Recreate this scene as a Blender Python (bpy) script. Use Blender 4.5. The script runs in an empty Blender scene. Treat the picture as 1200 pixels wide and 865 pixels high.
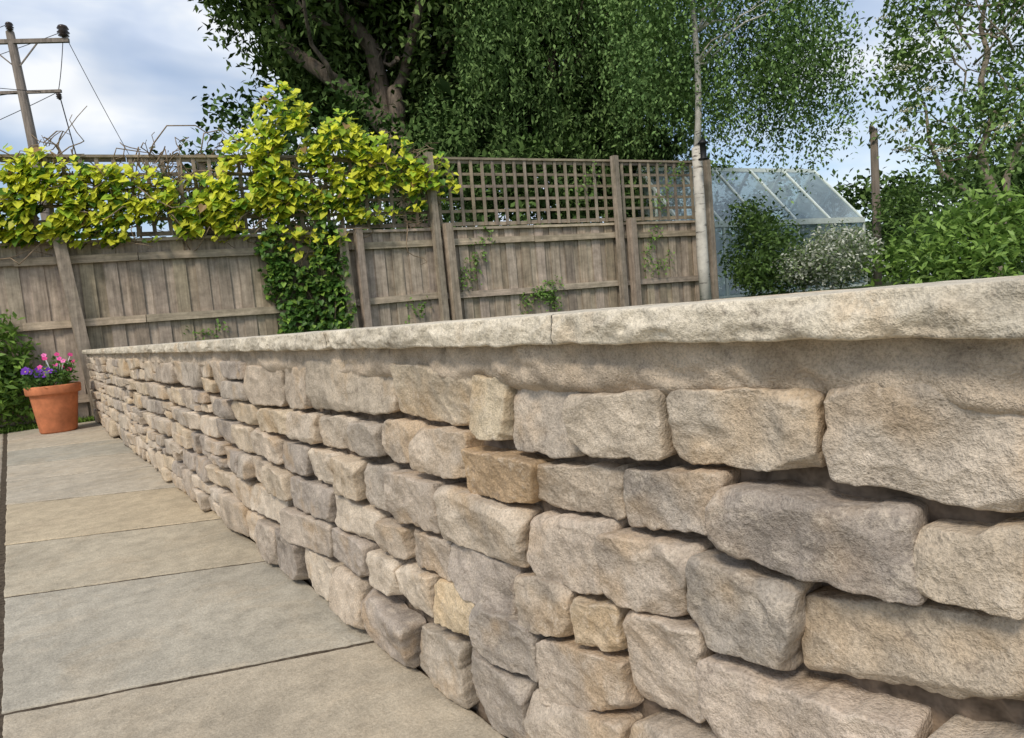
import bpy, math, random
import numpy as np
from mathutils import Vector, Matrix, noise as mn
R = random.Random(7)
NP = np.random.default_rng(11)
scene = bpy.context.scene
COL = bpy.context.collection

# ------------------------------------------------------------ helpers
def empty(name, loc=(0, 0, 0)):
    e = bpy.data.objects.new(name, None); COL.objects.link(e); e.empty_display_size = .2
    e.location = loc
    return e

class MB:
    def __init__(s): s.v=[]; s.f=[]; s.c=[]
    def add(s, vs, fs, col=(1,1,1)):
        b=len(s.v); s.v+=[tuple(p) for p in vs]; s.f+=[tuple(i+b for i in f) for f in fs]
        s.c+= [tuple(col)]*len(vs)
    def finish(s, name, mat, parent=None, smooth=False):
        me=bpy.data.meshes.new(name); me.from_pydata(s.v,[],s.f)
        a=me.color_attributes.new("tint",'FLOAT_COLOR','POINT')
        c=np.ones((len(s.v),4),np.float32); c[:,:3]=np.array(s.c,np.float32)
        a.data.foreach_set("color",c.ravel())
        if smooth: me.polygons.foreach_set("use_smooth",[True]*len(me.polygons))
        me.materials.append(mat); me.update()
        o=bpy.data.objects.new(name,me); COL.objects.link(o)
        if parent: o.parent=parent
        return o

def box(mb, c, ax, ay, az, hx, hy, hz, col=(1,1,1)):
    c=Vector(c); ax=Vector(ax)*hx; ay=Vector(ay)*hy; az=Vector(az)*hz
    vs=[c+ax*i+ay*j+az*k for i in(-1,1) for j in(-1,1) for k in(-1,1)]
    mb.add(vs,[(0,1,3,2),(4,6,7,5),(0,4,5,1),(2,3,7,6),(0,2,6,4),(1,5,7,3)],col)

def bar(mb,p,q,w,h=None,col=(1,1,1)):
    p=Vector(p);q=Vector(q);d=q-p;L=d.length;d.normalize()
    up=Vector((0,0,1)) if abs(d.z)<.95 else Vector((1,0,0))
    a=d.cross(up).normalized(); b=a.cross(d)
    box(mb,(p+q)/2,d,a,b,L/2,w/2,(h or w)/2,col)

def tube(mb, pts, rad, n=8, col=(1,1,1), wob=0.0):
    pts=[Vector(p) for p in pts]; vs=[];fs=[]
    for i,p in enumerate(pts):
        d=(pts[min(i+1,len(pts)-1)]-pts[max(i-1,0)]).normalized()
        ref=Vector((0,1,0)) if abs(d.y)<.9 else Vector((1,0,0))
        a=d.cross(ref).normalized(); b=d.cross(a)
        for k in range(n):
            t=2*math.pi*k/n; r=rad[i]*(1+wob*R.uniform(-1,1))
            vs.append(p+a*math.cos(t)*r+b*math.sin(t)*r)
    for i in range(len(pts)-1):
        for k in range(n):
            fs.append((i*n+k,i*n+(k+1)%n,(i+1)*n+(k+1)%n,(i+1)*n+k))
    fs.append(tuple(range(n))[::-1]); fs.append(tuple((len(pts)-1)*n+k for k in range(n)))
    mb.add(vs,fs,col)

def wpath(a,b,n,amp,sag=0):
    a=Vector(a);b=Vector(b);out=[]
    o=R.uniform(0,99)
    n0=mn.noise_vector(Vector((o,o,0)))
    for i in range(n+1):
        t=i/n; p=a.lerp(b,t)
        nv=mn.noise_vector(Vector((o+t*3,o,t)))-n0
        p=p+nv*amp; p.z-=sag*4*t*(1-t)
        out.append(p)
    return out

# ------------------------------------------------------------ materials
def newmat(name):
    m=bpy.data.materials.new(name); m.use_nodes=True
    nt=m.node_tree; b=nt.nodes["Principled BSDF"]
    return m,nt,b
def L(nt,a,b): nt.links.new(a,b)
def ramp(nt,src,pts):
    r=nt.nodes.new("ShaderNodeValToRGB"); e=r.color_ramp.elements
    while len(e)<len(pts): e.new(.5)
    for i,(p,c) in enumerate(pts):
        e[i].position=p; e[i].color=(c,c,c,1) if not isinstance(c,tuple) else (*c,1)
    L(nt,src,r.inputs[0]); return r.outputs[0]
def mix(nt,fac,a,b,mode='MIX'):
    m=nt.nodes.new("ShaderNodeMix"); m.data_type='RGBA'; m.blend_type=mode
    for s,v in((m.inputs[0],fac),(m.inputs[6],a),(m.inputs[7],b)):
        if isinstance(v,(int,float)): s.default_value=v
        elif isinstance(v,tuple): s.default_value=(*v,1)
        else: L(nt,v,s)
    return m.outputs[2]
def coords(nt,scale=(1,1,1)):
    t=nt.nodes.new("ShaderNodeTexCoord"); m=nt.nodes.new("ShaderNodeMapping")
    m.inputs['Scale'].default_value=scale; L(nt,t.outputs['Object'],m.inputs['Vector']); return m.outputs[0]
def nz(nt,co,scale,detail=6,rough=.6,dist=0):
    n=nt.nodes.new("ShaderNodeTexNoise"); n.inputs['Scale'].default_value=scale
    n.inputs['Detail'].default_value=detail; n.inputs['Roughness'].default_value=rough
    n.inputs['Distortion'].default_value=dist
    L(nt,co,n.inputs['Vector']); return n.outputs['Fac']
def tint(nt):
    a=nt.nodes.new("ShaderNodeAttribute"); a.attribute_name="tint"; return a.outputs['Color']
def bump(nt,b,h,strength,dist,prev=None):
    n=nt.nodes.new("ShaderNodeBump"); n.inputs['Strength'].default_value=strength; n.inputs['Distance'].default_value=dist
    L(nt,h,n.inputs['Height'])
    if prev: L(nt,prev,n.inputs['Normal'])
    L(nt,n.outputs[0],b.inputs['Normal']); return n.outputs[0]

def rock_mat(name,ochre=.5,pale=.5,bs=1.0,scale=1.0,pale_col=(.68,.59,.475)):
    m,nt,b=newmat(name); co=coords(nt); c=tint(nt)
    n1=nz(nt,co,9*scale,3,.7); c=mix(nt,1.0,c,ramp(nt,n1,[(.30,.66),(.5,1.0),(.70,1.28)]),'MULTIPLY')
    n2=nz(nt,co,5*scale,3,.65); f=ramp(nt,n2,[(.53,0.0),(.66,ochre)]); c=mix(nt,f,c,(.58,.39,.20))
    n3=nz(nt,co,30*scale,5,.8); f=ramp(nt,n3,[(.53,0.0),(.62,pale)]); c=mix(nt,f,c,pale_col)
    f=ramp(nt,n3,[(.34,.5),(.42,0.0)]); c=mix(nt,f,c,(.21,.17,.135))
    n4=nz(nt,co,230*scale,2,.8); c=mix(nt,1.0,c,ramp(nt,n4,[(.30,.68),(.52,1.0),(.74,1.2)]),'MULTIPLY')
    L(nt,c,b.inputs['Base Color']); b.inputs['Roughness'].default_value=.92; b.inputs['Specular IOR Level'].default_value=.25
    h=nt.nodes.new("ShaderNodeMath"); h.operation='MULTIPLY_ADD'; L(nt,n4,h.inputs[0]); h.inputs[1].default_value=.30
    L(nt,n3,h.inputs[2])
    bump(nt,b,h.outputs[0],.58*bs,.013)
    return m
M_stone=rock_mat("limestone_walling",.42,.42,1.0)
M_cope=rock_mat("limestone_coping",.45,.5,.9,.8,(.74,.67,.54))
M_mortar=rock_mat("lime_mortar",.15,.3,1.2,1.3,(.56,.46,.35))

def pave_mat():
    m,nt,b=newmat("riven_sandstone_paving"); co=coords(nt); c=tint(nt)
    n1=nz(nt,co,2.6,3,.6); c=mix(nt,1.0,c,ramp(nt,n1,[(.3,.84),(.5,1.0),(.72,1.12)]),'MULTIPLY')
    n2=nz(nt,co,4.0,4,.65,.8); f=ramp(nt,n2,[(.5,0.0),(.72,.4)]); c=mix(nt,f,c,(.52,.42,.29))
    n3=nz(nt,co,13,5,.8); c=mix(nt,1.0,c,ramp(nt,n3,[(.36,.78),(.6,1.06)]),'MULTIPLY')
    n4=nz(nt,co,150,2,.8); c=mix(nt,1.0,c,ramp(nt,n4,[(.30,.78),(.66,1.1)]),'MULTIPLY')
    L(nt,c,b.inputs['Base Color']); b.inputs['Roughness'].default_value=.85; b.inputs['Specular IOR Level'].default_value=.2
    h=nt.nodes.new("ShaderNodeMath"); h.operation='MULTIPLY_ADD'; L(nt,n4,h.inputs[0]); h.inputs[1].default_value=.10; L(nt,n3,h.inputs[2])
    bump(nt,b,h.outputs[0],.55,.012); return m
M_pave=pave_mat()

def simple(name,col,rough=.8,sc=20,lo=.7,hi=1.2,bs=.3,bd=.005,usetint=False,stretch=(1,1,1),detail=3,spec=.3):
    m,nt,b=newmat(name); co=coords(nt,stretch)
    n=nz(nt,co,sc,detail,.65); r=ramp(nt,n,[(.3,lo),(.7,hi)])
    base=mix(nt,1.0,tint(nt) if usetint else col,r,'MULTIPLY')
    if usetint: base=mix(nt,1.0,base,col,'MULTIPLY')
    L(nt,base,b.inputs['Base Color']); b.inputs['Roughness'].default_value=rough; b.inputs['Specular IOR Level'].default_value=spec
    if bs: bump(nt,b,n,bs,bd)
    return m
M_joint=simple("dark_jointing",(.085,.068,.05),.95,60,.5,1.6,.6,.003,spec=.05)
M_heart=simple("wall_heart_mortar",(.18,.14,.105),.95,40,.5,1.6,.7,.006,spec=.05)
def wood_mat(name,stretch):
    m,nt,b=newmat(name); co=coords(nt,stretch); c=tint(nt)
    n=nz(nt,co,30,4,.7,.3); c=mix(nt,1.0,c,ramp(nt,n,[(.25,.5),(.5,.95),(.75,1.35)]),'MULTIPLY')
    co2=coords(nt); n2=nz(nt,co2,2.2,4,.65); c=mix(nt,ramp(nt,n2,[(.5,0.0),(.72,.4)]),c,(.18,.16,.10))
    n3=nz(nt,co2,9,3,.7); c=mix(nt,1.0,c,ramp(nt,n3,[(.3,.72),(.7,1.2)]),'MULTIPLY')
    L(nt,c,b.inputs['Base Color']); b.inputs['Roughness'].default_value=.9; b.inputs['Specular IOR Level'].default_value=.2
    bump(nt,b,n,.5,.004); return m
M_woodv=wood_mat("weathered_boards",(1,1,.05))
M_woodh=wood_mat("weathered_rails",(.06,.06,1))

def leaf_mat(name,trans=.3,gloss=True):
    m,nt,b=newmat(name); c=tint(nt); out=nt.nodes["Material Output"]
    if not gloss:
        d=nt.nodes.new("ShaderNodeBsdfDiffuse"); L(nt,c,d.inputs[0]); nt.nodes.remove(b)
        L(nt,d.outputs[0],out.inputs[0]); return m
    t=nt.nodes.new("ShaderNodeBsdfTranslucent"); L(nt,c,t.inputs['Color'])
    mx=nt.nodes.new("ShaderNodeMixShader"); mx.inputs[0].default_value=trans
    L(nt,c,b.inputs['Base Color']); b.inputs['Roughness'].default_value=.45; b.inputs['Specular IOR Level'].default_value=.3
    L(nt,b.outputs[0],mx.inputs[1]); L(nt,t.outputs[0],mx.inputs[2]); L(nt,mx.outputs[0],out.inputs[0])
    return m
M_leaf=leaf_mat("leaf_green"); M_far=leaf_mat("tree_leaf",.25,False); M_gold=leaf_mat("leaf_golden",.35)
M_bark=simple("bark",(.125,.10,.075),.95,14,.5,1.5,.9,.03,stretch=(1,1,.25))
M_twig=simple("dry_vine",(.27,.20,.13),.9,30,.6,1.3)
def birch_mat():
    m,nt,b=newmat("birch_bark"); co=coords(nt,(1,1,6)); n=nz(nt,co,3.5,4,.7)
    c=mix(nt,ramp(nt,n,[(.34,1.0),(.42,0.0)]),(.66,.62,.54),(.12,.10,.085))
    co2=coords(nt); c=mix(nt,1.0,c,ramp(nt,nz(nt,co2,6,3,.6),[(.3,.7),(.7,1.1)]),'MULTIPLY')
    L(nt,c,b.inputs['Base Color']); b.inputs['Roughness'].default_value=.75; bump(nt,b,n,.4,.006); return m
M_birch=birch_mat()
M_metal=simple("white_green_aluminium",(.74,.82,.76),.4,8,.85,1.1,0)
M_terra=simple("terracotta",(.56,.20,.09),.85,9,.75,1.2,.15,.004)
M_soil=simple("soil",(.05,.035,.025),1,40,.5,1.5,.8,.01)
M_petal=simple("petals",(1,1,1),.6,50,.85,1.1,0,usetint=True)
M_black=simple("dark_metal",(.02,.02,.022),.5,10,.8,1.2,0)
M_polewood=simple("creosoted_pole",(.25,.21,.175),.9,10,.6,1.3,.4,.01,stretch=(1,1,.1))
M_porc=simple("brown_porcelain",(.05,.035,.03),.25,10,.9,1.1,0)
def glass_mat():
    m,nt,b=newmat("greenhouse_glass"); out=nt.nodes["Material Output"]
    tr=nt.nodes.new("ShaderNodeBsdfTransparent"); tr.inputs[0].default_value=(.80,.88,.86,1)
    gl=nt.nodes.new("ShaderNodeBsdfGlossy"); gl.inputs['Roughness'].default_value=.03; gl.inputs['Color'].default_value=(.9,.95,1,1)
    lw=nt.nodes.new("ShaderNodeFresnel"); lw.inputs[0].default_value=2.1
    m1=nt.nodes.new("ShaderNodeMixShader"); L(nt,lw.outputs[0],m1.inputs[0]); L(nt,tr.outputs[0],m1.inputs[1]); L(nt,gl.outputs[0],m1.inputs[2])
    df=nt.nodes.new("ShaderNodeBsdfDiffuse"); df.inputs[0].default_value=(.46,.58,.60,1)
    m2=nt.nodes.new("ShaderNodeMixShader"); co=coords(nt); f=ramp(nt,nz(nt,co,1.5,3,.6),[(.3,.22),(.7,.5)])
    L(nt,f,m2.inputs[0]); L(nt,m1.outputs[0],m2.inputs[1]); L(nt,df.outputs[0],m2.inputs[2]); L(nt,m2.outputs[0],out.inputs[0])
    return m
M_glass=glass_mat()
def grass_mat():
    m,nt,b=newmat("grass"); co=coords(nt); n=nz(nt,co,.6,3,.6); n2=nz(nt,co,60,2,.7)
    c=mix(nt,ramp(nt,n,[(.35,0.0),(.65,1.0)]),(.045,.075,.018),(.085,.11,.03))
    c=mix(nt,1.0,c,ramp(nt,n2,[(.3,.6),(.7,1.3)]),'MULTIPLY')
    L(nt,c,b.inputs['Base Color']); b.inputs['Roughness'].default_value=.95; bump(nt,b,n2,.8,.02); return m
M_grass=grass_mat()

# ------------------------------------------------------------ ground & lawn
mb=MB(); mb.add([(-300,-300,-.05),(300,-300,-.05),(300,300,-.05),(-300,300,-.05)],[(0,1,2,3)])
mb.finish("ground",M_grass)
mb=MB()
nx,ny=50,50; vs=[];fs=[]
for j in range(ny+1):
    for i in range(nx+1):
        x=.98+59*(i/nx)**2; y=-20+70*j/ny
        vs.append((x,y,.70+.03*mn.noise(Vector((x*.4,y*.4,0)))-(.04 if i==0 else 0)))
for j in range(ny):
    for i in range(nx):
        a=j*(nx+1)+i; fs.append((a,a+1,a+nx+2,a+nx+1))
mb.add(vs,fs)
mb.add([(.98,-20,-.05),(.98,50,-.05),(.98,50,.70),(.98,-20,.70),(60,-20,-.05),(60,-20,.7),(60,50,-.05),(60,50,.7)],[(0,1,2,3),(0,4,5,3),(1,6,7,2)])
mb.finish("raised_lawn",M_grass)

# ------------------------------------------------------------ stone wall
XF=.63
wall=empty("stone_wall")
STN=[l.split(",") for l in """362,705,188,720,190,593,362,603
564,692,365,700,369,607,566,596
736,678,569,694,571,596,746,585
901,692,730,690,747,576,909,572
999,697,903,696,912,583,1010,588
1308,717,995,709,1009,591,1321,607
1807,724,1315,722,1326,601,1827,579
2435,700,2059,702,2088,572,2461,558
2044,700,1823,701,1855,577,2065,568
286,574,191,589,192,517,288,516
491,585,278,588,271,505,499,507
653,581,484,598,506,513,657,494
860,557,653,579,661,502,864,480
1042,565,828,566,865,489,1049,477
1229,588,1028,594,1044,502,1234,496
1402,588,1232,593,1239,504,1411,494
1558,576,1413,578,1420,493,1572,485
1778,568,1562,580,1576,490,1792,481
2024,571,1789,575,1805,482,2041,479
2369,554,2041,570,2054,486,2384,468
402,474,192,513,194,425,404,390
544,488,386,490,412,380,548,392
694,486,528,500,553,400,702,382
877,469,678,499,707,383,879,361
1140,482,872,476,890,375,1144,373
1362,482,1139,485,1153,378,1380,367
1525,470,1363,478,1378,375,1541,369
1686,471,1523,476,1549,376,1703,371
1888,473,1684,478,1700,381,1906,375
2172,458,1895,472,1918,380,2191,362
532,367,280,387,281,322,534,256
276,382,194,418,196,317,275,292
665,383,527,398,537,269,676,230
773,361,671,377,674,309,773,292
915,365,779,378,781,293,917,271
1135,368,920,370,929,271,1144,266
1320,356,1135,372,1153,271,1330,274
1473,348,1319,360,1329,278,1478,269
1733,369,1471,357,1487,271,1743,272
2099,359,1732,373,1753,279,2118,259
871,268,674,299,673,219,886,138
1052,286,871,282,883,178,1058,163
1225,268,1057,292,1058,196,1234,171
1390,262,1231,274,1241,172,1400,164
1544,258,1390,267,1402,171,1553,161
1775,265,1542,267,1562,167,1785,167
2181,247,1774,270,1797,169,2190,150
669,217,496,267,498,154,675,67
927,150,674,211,681,76,946,-20
1118,164,925,162,949,-5,1140,3
1336,131,1124,166,1146,6,1353,12
1587,147,1335,137,1361,13,1605,14
1789,152,1606,155,1619,20,1812,28
2036,152,1788,157,1811,34,2070,3
2284,159,2051,154,2083,11,2308,18
490,261,278,320,277,223,496,150""".split("\n")]
stones=[]
TB=[(.47,.39,.30),(.45,.38,.305),(.52,.44,.345),(.41,.355,.29),(.51,.415,.295),(.55,.47,.37),(.48,.40,.31),(.36,.31,.26),(.52,.43,.32)]
special={0:(.51,.44,.355),1:(.48,.415,.33),2:(.51,.435,.34),3:(.44,.38,.31),4:(.52,.44,.315),5:(.51,.43,.32),6:(.47,.40,.31),
 9:(.50,.42,.32),10:(.30,.26,.22),11:(.35,.305,.255),12:(.42,.35,.27),13:(.42,.305,.19),20:(.41,.345,.265),21:(.38,.335,.28),
 22:(.46,.39,.315),23:(.51,.43,.345),24:(.47,.40,.315),30:(.49,.41,.33),32:(.51,.43,.345),34:(.42,.355,.28),42:(.56,.45,.30),41:(.36,.315,.265),
 47:(.43,.365,.29),48:(.47,.40,.32),49:(.35,.305,.255),50:(.41,.355,.285)}
for i,l in enumerate(STN):
    q=[int(a)/1000 for a in l]; q=[(q[0],q[1]),(q[2],q[3]),(q[4],q[5]),(q[6],q[7])]
    k=R.uniform(.9,1.08); t=special.get(i) or tuple(a*k for a in R.choice(TB))
    stones.append((q,t))
def course_rows(y0,y1,zt,zb,sub):
    y=y0; row=[]
    while y<y1:
        w=R.uniform(.16,.40) if sub else R.uniform(.13,.24)
        if y+w>y1-.1: w=y1-y
        row.append((y,y+w)); y+=w
    for a,b in row:
        j=lambda s=.012:R.uniform(-s,s)
        def bnd(z,y): return z+.016*mn.noise(Vector((y*1.3,z*9,3)))
        def tl():
            c=R.uniform(.88,1.1); return tuple(v*c for v in R.choice(TB))
        k=R.random()
        T1,T2=bnd(zt,b),bnd(zt,a); B1,B2=bnd(zb,b),bnd(zb,a); g=.003
        def put(a_,b_,t1,t2,b1,b2):
            stones.append(([(b_-g+j(.014),t1-g+j(.008)),(a_+g+j(.014),t2-g+j(.008)),(a_+g+j(.014),b2+g+j(.008)),(b_-g+j(.014),b1+g+j(.008))],tl()))
        if sub and k<.30:
            m=R.uniform(.4,.6); M1=B1+(T1-B1)*m; M2=B2+(T2-B2)*m
            put(a,b,T1,T2,M1,M2)
            if R.random()<.5:
                c=a+(b-a)*R.uniform(.35,.65); Mc=(M1+M2)/2; Bc=(B1+B2)/2
                put(c,b,M1,Mc,B1,Bc); put(a,c,Mc,M2,Bc,B2)
            else: put(a,b,M1,M2,B1,B2)
        elif sub and k<.42:
            c=a+(b-a)*R.uniform(.4,.6); Tc=(T1+T2)/2; Bc=(B1+B2)/2
            put(c,b,T1,Tc,B1,Bc); put(a,c,Tc,T2,Bc,B2)
        else: put(a,b,T1,T2,B1,B2)
CB=[(.712,.575,2.45,.18),(.568,.483,2.38,.18),(.473,.378,2.18,.18),(.37,.272,2.11,.18),(.262,.165,2.19,.48),(.156,.01,2.30,.48)]
for zt,zb,yf,yn in CB:
    course_rows(yf,8.6,zt,zb,True)
    course_rows(-1.4,yn,zt,zb,False)
stones.append(([(.49,.14),(.20,.21),(.20,.0),(.49,.0)],TB[1]))

def stone(mb,q,tint_,sd):
    yc=sum(p[0] for p in q)/4; zc=sum(p[1] for p in q)/4
    hw=abs((q[0][0]-q[1][0])+(q[3][0]-q[2][0]))/4; hh=abs((q[0][1]-q[3][1])+(q[1][1]-q[2][1]))/4
    if .15<yc<1.3: nS,nT=72,56
    elif .15<yc<2.4: nS,nT=50,38
    elif yc<=.15: nS,nT=20,14
    elif yc<4: nS,nT=26,18
    else: nS,nT=16,12
    rr=random.Random(sd*13+5); p=rr.uniform(9,20); rb=rr.uniform(.004,.008)
    proud=rr.uniform(-.016,.014); ty=rr.uniform(-.15,.15); tz=rr.uniform(-.22,.12)
    fac=[(rr.uniform(0,6.28),rr.uniform(.65,1.0),rr.uniform(.2,.6)) for _ in range(rr.randint(1,2))]
    fac+=[(rr.choice((.785,2.356,3.927,5.498))+rr.uniform(-.35,.35),rr.uniform(.95,1.25),rr.uniform(.7,1.6)) for _ in range(rr.randint(1,3))]
    off=Vector((sd*3.17%97,sd*1.31%89,sd*.77%83)); hs=min(hw,hh)
    gy=1+rr.uniform(-.004,.0005)/hw; gz=1+rr.uniform(-.0035,.0015)/hh
    vs=[]; rin=.84; rr0=.955
    for j in range(nT+1):
        t=-1+2*j/nT
        for i in range(nS+1):
            s=-1+2*i/nS
            m=max(abs(s),abs(t))
            if m<1e-6: S=T=0.;dep=0.;rad=0
            else:
                k=m/((abs(s)**p+abs(t)**p)**(1/p))
                if m<rin: rad=m/rin*rr0; dep=0.
                else:
                    a=(m-rin)/(1-rin)
                    if a<.6:
                        ph=a/.6*math.pi/2; rad=rr0+(1-rr0)*math.sin(ph); dep=rb*(1-math.cos(ph))
                    else:
                        a2=(a-.6)/.4; rad=1-.07*a2; dep=rb+a2*.062
                S=s/m*k*rad; T=t/m*k*rad
            a=(S*gy+1)/2; b=(T*gz+1)/2
            top=(q[0][0]*(1-a)+q[1][0]*a, q[0][1]*(1-a)+q[1][1]*a)
            bot=(q[3][0]*(1-a)+q[2][0]*a, q[3][1]*(1-a)+q[2][1]*a)
            y=bot[0]*(1-b)+top[0]*b; z=bot[1]*(1-b)+top[1]*b
            for th,c,sl in fac:
                d=math.cos(th)*S+math.sin(th)*T-c
                if d>0: dep+=d*sl*hs*1.2
            P=Vector((0,y,z))+off
            n1=mn.hetero_terrain(P*15,.8,2.1,4,.6)-.7
            rd=abs(mn.noise(P*22)) 
            v2=mn.noise_vector(P*24); v3=mn.noise_vector(P*80)
            n3=mn.noise(P*85); n0=mn.noise(P*8)
            dep+= -(n1*.0034+n3*.0014+n0*.008-rd*.007) + ty*(y-yc)*.5+tz*(z-zc)
            y+=(v2.y*.0058+v3.y*.0026)*rad; z+=(v2.z*.0058+v3.z*.0026)*rad
            vs.append((XF-proud+dep,y,z))
    fs=[]
    for j in range(nT):
        for i in range(nS):
            a=j*(nS+1)+i; fs.append((a,a+1,a+nS+2,a+nS+1))
    mb.add(vs,fs,tuple(v*1.14 for v in tint_))
mb=MB()
for i,(q,t) in enumerate(stones): stone(mb,q,t,i+1)
mb.finish("walling_stones",M_stone,wall,True)

def sheet(mb,ys,zs,fx,col):
    vs=[];fs=[];n=len(zs)
    for y in ys:
        for z in zs: vs.append((fx(y,z),y,z))
    for i in range(len(ys)-1):
        for j in range(n-1):
            a=i*n+j; fs.append((a,a+1,a+n+1,a+n))
    mb.add(vs,fs,col)
ysn=[]; y=-1.4
while y<8.6: ysn.append(y); y+=.008 if .1<y<2 else .025
ysn.append(8.6)
mb=MB()
sheet(mb,ysn,[i*.02-.03 for i in range(38)],lambda y,z:.678+.012*mn.fractal(Vector((9,y*18,z*18)),1,2,3),(1,1,1))
mb.add([(.66,8.6,-.03),(.98,8.6,-.03),(.98,8.6,.745),(.66,8.6,.745),(.98,-1.4,-.03),(.98,-1.4,.745)],[(0,1,2,3),(1,4,5,2)])
mb.finish("wall_heart",M_heart,wall,True)
mb=MB()
zb=[.672+i*.005 for i in range(18)]
def bandx(y,z):
    e=max(0,(.70-z)/.03)
    return .636+.010*mn.fractal(Vector((4,y*14,z*20)),1,2,4)+.006*mn.noise(Vector((2,y*60,z*60)))+.03*e*e+.013*mn.noise(Vector((7,y*5,z*5)))
sheet(mb,ysn,zb,bandx,(.54,.45,.345))
mb.finish("mortar_bed",M_mortar,wall,True)
# coping slabs
mb=MB()
cj=[-1.45,-.16,.735,1.60,2.47,3.36,4.22,5.1,5.98,6.84,7.7,8.66]
for k in range(len(cj)-1):
    a,b=cj[k]+.0006,cj[k+1]-.0006; n=max(8,int((b-a)/(.005 if b<2.6 and a>-.3 else .02)))
    rz=R.uniform(-.0006,.0006); rx=R.uniform(-.001,.001); off=3.0
    prof=[(1.0,.789)]+[(.9-i*.02,.7915) for i in range(14)]+[(.607,.7915)]
    fr=12
    prof+= [(.602-.003*math.sin(math.pi*i/fr),.7905-(.0405)*i/fr) for i in range(fr+1)]
    prof+=[(.606,.7485),(.635,.748),(.70,.748)]
    vs=[];fs=[];m=len(prof)
    for i in range(n+1):
        y=a+(b-a)*i/n; e=min(i,n-i)/n*(b-a); er=max(0,1-e/.005)
        for jx,(x,z) in enumerate(prof):
            if x<.62:
                ch=max(0,mn.noise(Vector((off+3,y*16,z*10)))-.26)
                x2=x+rx+.005*mn.noise(Vector((off,y*3.5,0)))+.0050*mn.fractal(Vector((off,y*16,z*34)),1,2,5)+.0024*mn.noise(Vector((off,y*90,z*110)))+er*.0015+ch*.016+.008*abs(mn.noise(Vector((off,y*18,z*30))))
                z2=z+rz+((.0040*mn.fractal(Vector((off+5,y*12,0)),1,2,4)+ch*.010) if z<.765 else .0014*mn.fractal(Vector((off+9,y*12,0)),1,2,3))
            else:
                x2=x; z2=z+rz+.0012*mn.fractal(Vector((x*15,y*15,off)),1,2,4)
            vs.append((x2,y,z2))
    for i in range(n):
        for jx in range(m-1):
            c=i*m+jx; fs.append((c,c+1,c+m+1,c+m))
    fs.append(tuple(range(m))); fs.append(tuple(n*m+j for j in range(m))[::-1])
    t=R.uniform(.97,1.05); mb.add(vs,fs,(.66*t,.59*t,.465*t))
mb.finish("coping_stones",M_cope,wall,True)

# ------------------------------------------------------------ paving
pav=empty("patio_paving")
mb=MB(); 
def grid(mb,x0,x1,y0,y1,z,nx,ny,amp,sc,col):
    vs=[];fs=[]
    for j in range(ny+1):
        for i in range(nx+1):
            x=x0+(x1-x0)*i/nx;y=y0+(y1-y0)*j/ny; vs.append((x,y,z+amp*mn.fractal(Vector((x*sc,y*sc,1)),1,2,3)))
    for j in range(ny):
        for i in range(nx):
            a=j*(nx+1)+i; fs.append((a,a+1,a+nx+2,a+nx+1))
    mb.add(vs,fs,col)
grid(mb,-3,.67,-2,8.95,-.0042,120,360,.0006,20,(1,1,1))
mb.finish("jointing",M_joint,pav,True)
mb=MB()
def slab(mb,q,col,sd,n=70):
    off=sd*7.3; vs=[];fs=[]
    zz=R.uniform(0,.0012)
    for j in range(n+1):
        t=-1+2*j/n
        for i in range(n+1):
            s=-1+2*i/n; m=max(abs(s),abs(t))
            def w(v): return math.copysign(1-(1-abs(v))**1.7,v)
            S,T=w(s),w(t)
            a=(S+1)/2;b=(T+1)/2
            x=(q[0][0]*(1-a)+q[1][0]*a)*(1-b)+(q[3][0]*(1-a)+q[2][0]*a)*b
            y=(q[0][1]*(1-a)+q[1][1]*a)*(1-b)+(q[3][1]*(1-a)+q[2][1]*a)*b
            v=mn.noise_vector(Vector((x*9,y*9,off))); v2=mn.noise_vector(Vector((x*45,y*45,off)))
            x+=v.x*.004+v2.x*.0028; y+=v.y*.004+v2.y*.0028
            e=1-max(abs(S),abs(T))
            z=zz+.0024*mn.fractal(Vector((x*4,y*4,off)),1,2,5)*min(1,e/.12)
            if e<.010: z-=(1-e/.010)**2*.0012
            if m>.999: z-=.006
            vs.append((x,y,z))
    for j in range(n):
        for i in range(n):
            a=j*(n+1)+i; fs.append((a,a+1,a+n+2,a+n+1))
    mb.add(vs,fs,col)
J=[(-1.2,-1.5),(-.2,-.5),(.80,.50),(1.907,1.591),(2.829,2.443),(3.61,3.197),(4.59,4.12),(5.44,5.0),(6.2,5.8),(7.15,6.8),(8.08,7.8),(8.95,8.85)]
PC=[(.38,.335,.25),(.38,.335,.25),(.44,.385,.295),(.425,.39,.315),(.455,.40,.30),(.49,.41,.285),(.45,.40,.315),(.47,.415,.325),(.40,.37,.30),(.47,.41,.315),(.43,.385,.305)]
for k in range(len(J)-1):
    g=.0055+.0018*k; xl=-.108-.005*k*.6; xr=.665
    q=[(xl,J[k][0]+g),(xr,J[k][1]+g),(xr,J[k+1][1]-g),(xl,J[k+1][0]-g)]
    slab(mb,q,tuple(v*1.10 for v in PC[k]),k+1)
y=-2;k=0
while y<8.9:
    h=R.uniform(.5,.9); t=R.uniform(.9,1.08)
    y2=min(y+h,8.93)
    slab(mb,[(-.95,y+.4+.006),(-.135-.004*y,y+.006),(-.135-.004*y2,y2-.006),(-.95,y2+.4-.006)],(.44*t,.39*t,.305*t),50+k,24)
    y=y2;k+=1
mb.finish("paving_slabs",M_pave,pav,True)

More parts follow.
